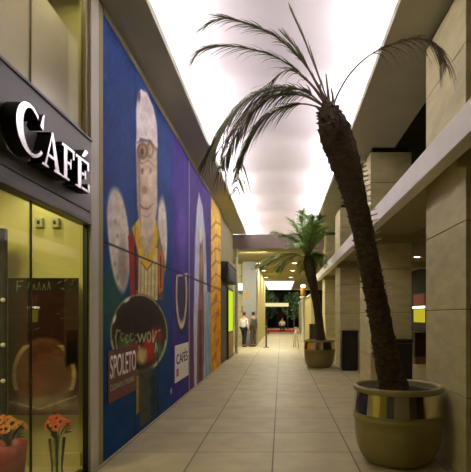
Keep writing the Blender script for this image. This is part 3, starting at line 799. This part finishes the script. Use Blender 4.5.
# ------------------------------------------------------------------ litter bins
def bin_(x0, x1, y0, y1, label):
    t = thing('litter_bin', label, 'bin', ((x0+x1)/2, (y0+y1)/2, 0), 'black litter bins by the columns')
    bm = NB(); box(bm, x0, x1, y0, y1, .03, 1.08, bev=.02); obj('body', bm, M['bin'], t)
    bm = NB(); box(bm, x0-.01, x1+.01, y0-.01, y1+.01, 1.08, 1.16, bev=.025); obj('lid', bm, M['binlid'], t)
    bm = NB(); box(bm, x0+.02, x1-.02, y0+.02, y1-.02, 0, .035); obj('base', bm, M['gasket'], t)
bin_(1.97, 2.41, 8.62, 9.06, 'black square bin against the second stone column, right of the leaning trunk')
bin_(1.75, 2.21, 13.5, 13.96, 'black square bin against the third stone column, right of the far pot')
bin_(1.42, 1.76, 23.4, 23.8, 'small far black bin by the stone wall, left of the far palm trunk')

# ------------------------------------------------------------------ downlights
def downlight(x, y, z, label, r=.16, group='round ceiling downlights'):
    t = thing('downlight', label, 'ceiling light', (x, y, z), group)
    bm = NB(); lathe(bm, [(r, 0), (r+.045, 0), (r+.045, -.025), (r, -.03), (r, 0)], x, y, z, 24); obj('ring', bm, M['white'], t)
    bm = NB(); rg = lathe(bm, [(r, -.004), (r*.6, -.03), (.01, -.035)], x, y, z, 24); obj('lamp', bm, M['lamp'], t)
rows = [('nearest', 25.1), ('middle', 29.3), ('farthest', 34.6)]
for nm, y in rows:
    downlight(-1.10 if y > 26 else -1.2, y, 4.38, nm + ' downlight of the left row in the low far ceiling')
    downlight(.72, y, 4.38, nm + ' downlight of the right row in the low far ceiling')
downlight(3.7, 12.8, 3.20, 'small downlight in the arcade ceiling, seen between the first two columns', .10)
# lit panel in the far ceiling
t = thing('ceiling_panel', 'bright white rectangular light panel at the end of the far ceiling', 'ceiling light', (-.15, 45, 4.4))
boxo('diffuser', (-1.40, 1.10, 38.65, 52.3, 4.40, 4.42), M['lamppanel'], t)
bm = NB(); box(bm, -1.42, 1.12, 38.6, 52.5, 4.43, 4.5); obj('tray', bm, M['white'], t)
t = thing('light_sign', 'white lit box hanging in the side passage beyond the pale post', 'light sign', (-2.85, 31, 3.2))
E = P(239.7, 287, 25.2)
bm = NB(); box(bm, E.x-.20, E.x+.20, 25.1, 25.3, E.z-.2, E.z+.2); obj('casing', bm, M['white'], t)
boxo('lit_face', (E.x-.19, E.x+.19, 25.085, 25.1, E.z-.18, E.z+.18), M['lamppanel'], t)
bm = NB()
for s in (-.1, .1): tube(bm, [Vector((E.x+s, 25.2, E.z+.19)), Vector((E.x+s, 25.2, 4.38))], [.01, .01], 6)
obj('hanger', bm, M['metal'], t)
E = P(246, 309.5, 25.5)
t = thing('red_sign', 'dull red board on the stone wall above the heads of the two people', 'sign', (E.x, 25.59, E.z))
bm = NB(); box(bm, E.x-.24, E.x+.2, 25.53, 25.595, E.z-.13, E.z+.17, bev=.01); obj('board', bm, M['redsign'], t)
bm = NB(); box(bm, E.x-.26, E.x+.22, 25.54, 25.595, E.z-.15, E.z-.13); obj('frame_rail', bm, M['gasket'], t)
bm = NB(); box(bm, E.x-.26, E.x+.22, 25.54, 25.595, E.z+.17, E.z+.19); obj('frame_rail', bm, M['gasket'], t)

# grey pillar by the people
t = thing('pillar', 'grey square pillar behind the two standing people', 'pillar', (-1.65, 24.85, 0))
boxo('shaft', (-2.0, -1.30, 24.5, 25.2, .12, 4.38), M['grey'], t)
bm = NB(); box(bm, -2.03, -1.27, 24.47, 25.23, 0, .12, bev=.01); obj('base', bm, M['grey'], t)
c = P(247, 294, 24.49)
bm = NB()
a = [bm.verts.new((c.x+dx, y, c.z+dz)) for y in (24.488, 24.5) for dx, dz in ((-.13, -.2), (.13, -.2), (0, .26))]
bm.faces.new(a[:3]); bm.faces.new(a[:2:-1])
for k in range(3): bm.faces.new((a[k], a[(k+1) % 3], a[3+(k+1) % 3], a[3+k]))
o = obj('triangle_sign', bm, M['yellow'], None); tag(o, 'small yellow triangle plate on the grey pillar', 'sign')

# ------------------------------------------------------------------ stanchions
def stanchion(x, y, label, m, legs):
    t = thing('stanchion', label, 'barrier stand', (x, y, 0), 'barrier stands across the passage')
    bm = NB()
    if legs:
        tube(bm, [Vector((x-.02, y, .95)), Vector((x-.13, y-.08, 0))], [.02, .02], 8)
        tube(bm, [Vector((x+.02, y, .95)), Vector((x+.13, y-.08, 0))], [.02, .02], 8)
        tube(bm, [Vector((x, y+.02, .95)), Vector((x, y+.25, 0))], [.02, .02], 8)
        obj('leg_frame', bm, m, t)
        bm = NB(); box(bm, x-.08, x+.08, y-.03, y+.03, .93, 1.0, bev=.01); obj('head', bm, m, t)
    else:
        lathe(bm, [(.045, .03), (.045, 1.0), (.06, 1.0), (.06, 1.05), (.01, 1.06)], x, y, 0, 16); obj('pole', bm, m, t)
        bm = NB(); lathe(bm, [(.01, .04), (.16, .025), (.17, 0)], x, y, 0, 24); obj('base', bm, m, t)
stanchion(-.73, 23.2, 'dark round barrier post right of the two people', M['metal'], False)
stanchion(.73, 23.2, 'pale steel three-legged stand facing the dark post across the passage', M['pmetal'], True)

# red bench, seated person, hedge and shop front across the far end
t = thing('bench', 'long red bench across the far end of the passage', 'bench', (0, 40.5, 0))
bm = NB(); box(bm, -1.3, 1.4, 40.3, 40.75, .12, .37, bev=.03); obj('seat', bm, M['red'], t)
for x in (-1.1, 1.2):
    bm = NB(); box(bm, x-.06, x+.06, 40.35, 40.7, 0, .12); obj('leg', bm, M['dark'], t)

def skin_mesh(vs, es, rad, m, name, parent, sub=2):
    me = bpy.data.meshes.new(name); me.from_pydata(vs, es, [])
    o = bpy.data.objects.new(name, me); COL.objects.link(o)
    md = o.modifiers.new('s', 'SKIN'); md.use_smooth_shade = True
    for i, r in enumerate(rad):
        r = r if isinstance(r, tuple) else (r, r)
        me.skin_vertices[0].data[i].radius = r
    me.skin_vertices[0].data[0].use_root = True
    sm = o.modifiers.new('u', 'SUBSURF'); sm.levels = sub; sm.render_levels = sub
    bpy.context.view_layer.update()
    me2 = bpy.data.meshes.new_from_object(o.evaluated_get(bpy.context.evaluated_depsgraph_get()))
    bpy.data.objects.remove(o)
    for p in me2.polygons: p.use_smooth = True
    me2.materials.clear(); me2.materials.append(m)
    o = bpy.data.objects.new(name, me2); COL.objects.link(o)
    o.parent = parent
    return o
def head_parts(t, z, hairm, lean=(0, 0)):
    """face pointing along local +x"""
    x0, y0 = lean
    bm = NB(); ball(bm, (x0-.012, y0, z+.04), .1, 3, squash=(1.0, .86, 1.08))
    for v in list(bm.verts):
        if v.co.x > x0+.035 and v.co.z < z+.075: v.co.x = x0+.035
        if v.co.z < z-.03: v.co.z = z-.03
    obj('hair', bm, hairm, t)
def person(label, loc, rot, shirtm, trm, hairm, arms='down', stride=.08):
    t = thing('person', label, 'person', (0, 0, 0), None)
    H = [(0, 0, .93), (0, 0, 1.08), (0, 0, 1.26), (0, 0, 1.41), (.01, 0, 1.49), (.03, 0, 1.56), (.035, 0, 1.65), (.03, 0, 1.70),
         (0, .09, .90), (stride, .095, .49), (stride*.6, .10, .09), (stride*.6+.14, .11, .035),
         (0, -.09, .90), (-stride*.4, -.095, .49), (-stride*1.3, -.10, .09), (-stride*1.3+.14, -.11, .035),
         (0, .18, 1.38), (-.02, .24, 1.12), (.08, .23, .88), (.12, .22, .80),
         (0, -.18, 1.38), (-.03, -.24, 1.12), (.06, -.23, .88), (.10, -.22, .80),
         (.125, 0, 1.635)]
    E_ = [(0, 1), (1, 2), (2, 3), (3, 4), (4, 5), (5, 6), (6, 7), (0, 8), (8, 9), (9, 10), (10, 11), (0, 12), (12, 13), (13, 14), (14, 15),
          (3, 16), (16, 17), (17, 18), (18, 19), (3, 20), (20, 21), (21, 22), (22, 23), (6, 24)]
    R = [(.12, .15), .12, .135, .11, .052, .07, .088, .06, .085, .058, .042, .03, .085, .058, .042, .03, .052, .04, .03, .026, .052, .04, .03, .026, .014]
    skin_mesh(H, E_, R, M['skin'], 'body', t)
    # five fingers on each hand belong to the body outline at this size: short chains
    for s in (1, -1):
        bm = NB()
        hx = .12 if s == 1 else .10
        for k in range(4):
            yy = s*(.22)+(k-1.5)*.017
            tube(bm, catmull([(hx+.01+k*.004, yy, .79), (hx+.03, yy, .74), (hx+.025, yy, .70+.008*abs(k-1.5))], 5), [.009]*6, 6)
        tube(bm, catmull([(hx+.0, s*.205, .80), (hx+.05, s*.195, .77), (hx+.06, s*.195, .735)], 5), [.010]*6, 6)
        obj('fingers', bm, M['skin'], t)
    skin_mesh([H[0], H[1], H[2], H[3], H[16], H[17], H[18], H[20], H[21], H[22], (.005, 0, 1.46)],
              [(0, 1), (1, 2), (2, 3), (3, 4), (4, 5), (5, 6), (3, 7), (7, 8), (8, 9), (3, 10)],
              [(.15, .185), (.145, .17), (.155, .17), .135, .072, .060, .046, .072, .060, .046, .07], shirtm, 'shirt', t)
    skin_mesh([(0, 0, .96), H[8], H[9], (H[10][0], H[10][1], .10), H[12], H[13], (H[14][0], H[14][1], .10)],
              [(0, 1), (1, 2), (2, 3), (0, 4), (4, 5), (5, 6)], [(.14, .165), .105, .076, .064, .105, .076, .064], trm, 'trousers', t)
    for i in (10, 14):
        x, y, z = H[i]; bm = NB(); ball(bm, (x+.06, y, .045), .045, 2, squash=(2.9, 1.05, 1.0)); obj('shoe', bm, M['shoe'], t)
    head_parts(t, 1.63, hairm, (.02, 0))
    t.location = loc; t.rotation_euler = (0, 0, rot)
    return t
person('person in a pale shirt and dark trousers facing a companion beside the grey pillar', (-1.84, 23.5, 0), 0.95, M['shirt'], M['darkcloth'], M['hairr'])
person('person in olive clothes standing against the grey pillar, right of the pale-shirted one', (-1.40, 23.8, 0), PI-.5, M['olivecloth'], M['olivecloth'], M['hairb'], stride=.03)
def seated(label, loc, rot):
    t = thing('person', label, 'person', (0, 0, 0))
    H = [(0, 0, .56), (0, 0, .72), (0, 0, .9), (.01, 0, 1.03), (.02, 0, 1.11), (.04, 0, 1.18), (.045, 0, 1.27),
         (.05, .09, .54), (.42, .12, .54), (.44, .12, .12), (.57, .12, .04), (.05, -.09, .54), (.42, -.12, .54), (.44, -.12, .12), (.57, -.12, .04),
         (.01, .18, 1.0), (.02, .25, .76), (.24, .17, .65), (.01, -.18, 1.0), (.02, -.25, .76), (.24, -.17, .65)]
    E_ = [(0, 1), (1, 2), (2, 3), (3, 4), (4, 5), (5, 6), (0, 7), (7, 8), (8, 9), (9, 10), (0, 11), (11, 12), (12, 13), (13, 14), (3, 15), (15, 16), (16, 17), (3, 18), (18, 19), (19, 20)]
    skin_mesh(H, E_, [.13, .12, .13, .10, .052, .075, .085, .085, .062, .045, .035, .085, .062, .045, .035, .05, .04, .03, .05, .04, .03], M['skin'], 'body', t)
    ix = [0, 1, 2, 3, 15, 16, 18, 19]
    skin_mesh([H[i] for i in ix], [(0, 1), (1, 2), (2, 3), (3, 4), (4, 5), (3, 6), (6, 7)], [.16, .15, .155, .13, .07, .06, .07, .06], M['shirt'], 'shirt', t)
    ix = [0, 7, 8, 9, 11, 12, 13]
    skin_mesh([H[i] for i in ix], [(0, 1), (1, 2), (2, 3), (0, 4), (4, 5), (5, 6)], [.145, .1, .078, .062, .1, .078, .062], M['darkcloth'], 'trousers', t)
    head_parts(t, 1.25, M['hairb'], (.03, 0))
    t.location = loc; t.rotation_euler = (0, 0, rot)
seated('person in a white shirt sitting on the far red bench', (.1, 40.48, .03), -PI/2)

# trees beyond the far end
def tree(x, y, h, r, label, seed):
    t = thing('tree', label, 'tree', (x, y, 0), 'dark trees beyond the far end'); rnd = random.Random(seed)
    bm = NB(); tube(bm, catmull([(x, y, 0), (x+.05, y, h*.4), (x, y, h*.8)], 8), [.12*(1-.06*k) for k in range(9)], 8); obj('trunk', bm, M['bark'], t)
    bm = NB()
    for k in range(900):
        d = Vector((rnd.gauss(0, 1), rnd.gauss(0, 1), rnd.gauss(0, 1))).normalized()*(.45+.55*rnd.random())
        p = Vector((x+d.x*r, y+d.y*r*.7, h*.62+d.z*h*.38))
        n = Vector((rnd.gauss(0, 1), rnd.gauss(0, 1), rnd.gauss(0, 1))).normalized(); u = n.orthogonal()*.17; v = n.cross(u)*.6
        bm.faces.new([bm.verts.new(q) for q in (p-u, p-v, p+u, p+v)])
    o = obj('foliage', bm, M['leafdark'], t, recalc=False); 
tree(-1.7, 55, 4.6, 1.5, 'dark tree at the left of the far end, under the bright ceiling panel', 1)
tree(1.5, 55, 4.3, 1.45, 'dark tree at the right of the far end, beside the stone wall', 3)
t = thing('shop_front', 'dark shop front with a pale door beyond the far trees', 'shop', (-.8, 61, 0))
boxo('front', (-3.5, 3.5, 61.2, 61.9, 0, 4.5), M['dark'], t)
boxo('door', (-.6, .4, 61.1, 61.2, 0, 2.2), M['redsign'], t)
t = thing('lit_sign', 'long pale lit sign on two posts beyond the far red bench', 'sign', (-.6, 53, 0))
boxo('lit_face', (-2.0, .85, 52.9, 52.95, 2.55, 2.95), M['fascia'], t)
boxo('casing', (-2.03, .88, 52.95, 53.05, 2.52, 2.98), M['dark'], t)
for x in (-1.9, .75):
    bm = NB(); tube(bm, [Vector((x, 53.1, 0)), Vector((x, 53.1, 2.9))], [.05, .05], 8); obj('post', bm, M['dark'], t)

# lantern on the far stone wall
c = P(303, 296, 27.7)
t = thing('lantern', 'orange stone lantern with a white globe on the end of the far stone wall', 'lantern', (c.x, 27.7, 0))
bm = NB(); lathe(bm, [(.14, 0), (.14, .1), (.09, .14), (.09, 2.5), (.20, 2.6), (.20, 2.68), (.10, 2.7)], c.x, 27.6, 0, 16); obj('pole', bm, M['post'], t)
bm = NB(); lathe(bm, [(.09, 2.7), (.16, 2.8), (.16, 3.15), (.10, 3.2)], c.x, 27.6, 0, 16); obj('body', bm, M['yellow'], t)
bm = NB(); ball(bm, (c.x, 27.6, 3.29), .15, 2, squash=(1.1, 1.1, .75)); obj('globe', bm, M['stripwhite'], t)

# shop poster and counter behind the arcade
t = thing('poster_case', 'lit yellow poster with a red top on the arcade wall, between the first two columns', 'poster', (4.8, 16.2, 1.2))
boxo('backing', (4.755, 4.795, 15.4, 17.0, 1.05, 2.35), M['gasket'], t)
boxo('yellow_sheet', (4.745, 4.755, 15.55, 16.85, 1.35, 1.80), M['posteryellow'], t)
boxo('strip_lamp', (4.70, 4.755, 15.55, 16.85, 1.83, 1.90), M['stripwhite'], t)
boxo('red_sheet', (4.745, 4.755, 15.6, 16.8, 1.96, 2.3), M['redprint'], t)
t = thing('counter', 'dark red counter below the lit yellow poster in the arcade', 'counter', (4.5, 16.2, 0))
bm = NB(); box(bm, 4.35, 4.73, 15.3, 17.2, 0.24, 1.0, bev=.01); obj('body', bm, mat('counter_red', (52, 20, 14), .5), t)
boxo('top', (4.32, 4.735, 15.25, 17.25, 1.0, 1.04), M['gasket'], t)
boxo('kick_board', (4.38, 4.735, 15.32, 17.18, 0, .24), M['brown'], t)

# ------------------------------------------------------------------ LIGHTS
def area(name, loc, rot, sx, sy, e, col, spread=PI):
    l = bpy.data.lights.new(name, 'AREA'); l.shape = 'RECTANGLE'; l.size = sx; l.size_y = sy; l.energy = e; l.color = col; l.spread = spread
    o = bpy.data.objects.new(name, l); COL.objects.link(o); o.location = loc; o.rotation_euler = rot; return o
COVE = 84
tube_c = (.965, .955, 1.0)
for k, y in enumerate(np.arange(3.9, 27.4, 2.9)):
    f = [.75, 1.0, .95, 1.05, .85, 1.1, .8, 1.1, .9][k % 9]
    area('cove_tube', (-1.72, y, 5.14), (0, math.radians(180-52), 0), .12, 1.5, COVE*f, tube_c)
    area('cove_tube', (1.58, y, 5.14), (0, math.radians(180+52), 0), .12, 1.5, COVE*f, tube_c)
area('cafe_lamp', (-3.0, 3.3, 3.0), (0, 0, 0), 1.2, 1.6, 55, (1.0, .9, .5))
area('upper_lamp', (-2.12, 3.2, 4.92), (0, 0, 0), .1, 3.2, 9, (1.0, .93, .72))
area('upper_spot', (-2.14, 4.55, 4.9), (0, 0, 0), .08, .08, 1.6, (1.0, .95, .8))
area('cafe_spot', (-2.50, 4.78, 2.98), (0, 0, 0), .22, .1, 3.0, (1.0, .93, .7))
for y in (22, 27, 32, 37): area('far_lamp', (-.25, y, 4.3), (0, 0, 0), 1.6, .6, 108, (1.0, .92, .70))
area('people_fill', (-1.2, 20.6, 4.3), (math.radians(38), 0, 0), 1.2, .5, 120, (1.0, .95, .82))  # added fill, brightens the camera side of the two standing people
area('side_lamp', (-3.6, 21.4, 4.3), (math.radians(30), 0, 0), 2.4, 1, 230, (1.0, .95, .85))
for y in (6.8, 12.8, 17.5): area('arcade_lamp', (3.7, y, 3.15), (0, 0, 0), .3, .3, 9, (1.0, .84, .55))

area('tree_fill', (2.5, 50.5, 4.3), (math.radians(35), 0, 0), .5, .5, 260, (1.0, .9, .7))  # added fills for the far trees, no actual lamps stand here
area('tree_fill', (-2.5, 50.5, 4.3), (math.radians(35), 0, 0), .5, .5, 200, (1.0, .9, .7))
w = bpy.data.worlds.new('night'); scene.world = w; w.use_nodes = True
w.node_tree.nodes['Background'].inputs['Color'].default_value = (.012, .012, .016, 1)
w.node_tree.nodes['Background'].inputs['Strength'].default_value = 1.0

# ------------------------------------------------------------------ CAMERA
cam = bpy.data.cameras.new('camera'); co = bpy.data.objects.new('camera', cam); COL.objects.link(co)
co.location = (0, 0, EYE); co.rotation_euler = (PI/2, 0, 0)
cam.sensor_width = 36; cam.sensor_fit = 'HORIZONTAL'; cam.lens = 36*F/471
cam.shift_x = -(VX-235.5)/471; cam.shift_y = (VY-236)/471
cam.clip_start = .05; cam.clip_end = 200
scene.camera = co
vs = scene.view_settings
vs.view_transform = 'Standard'; vs.look = 'None'; vs.gamma = 1; vs.use_curve_mapping = False
vs.exposure = 0.15
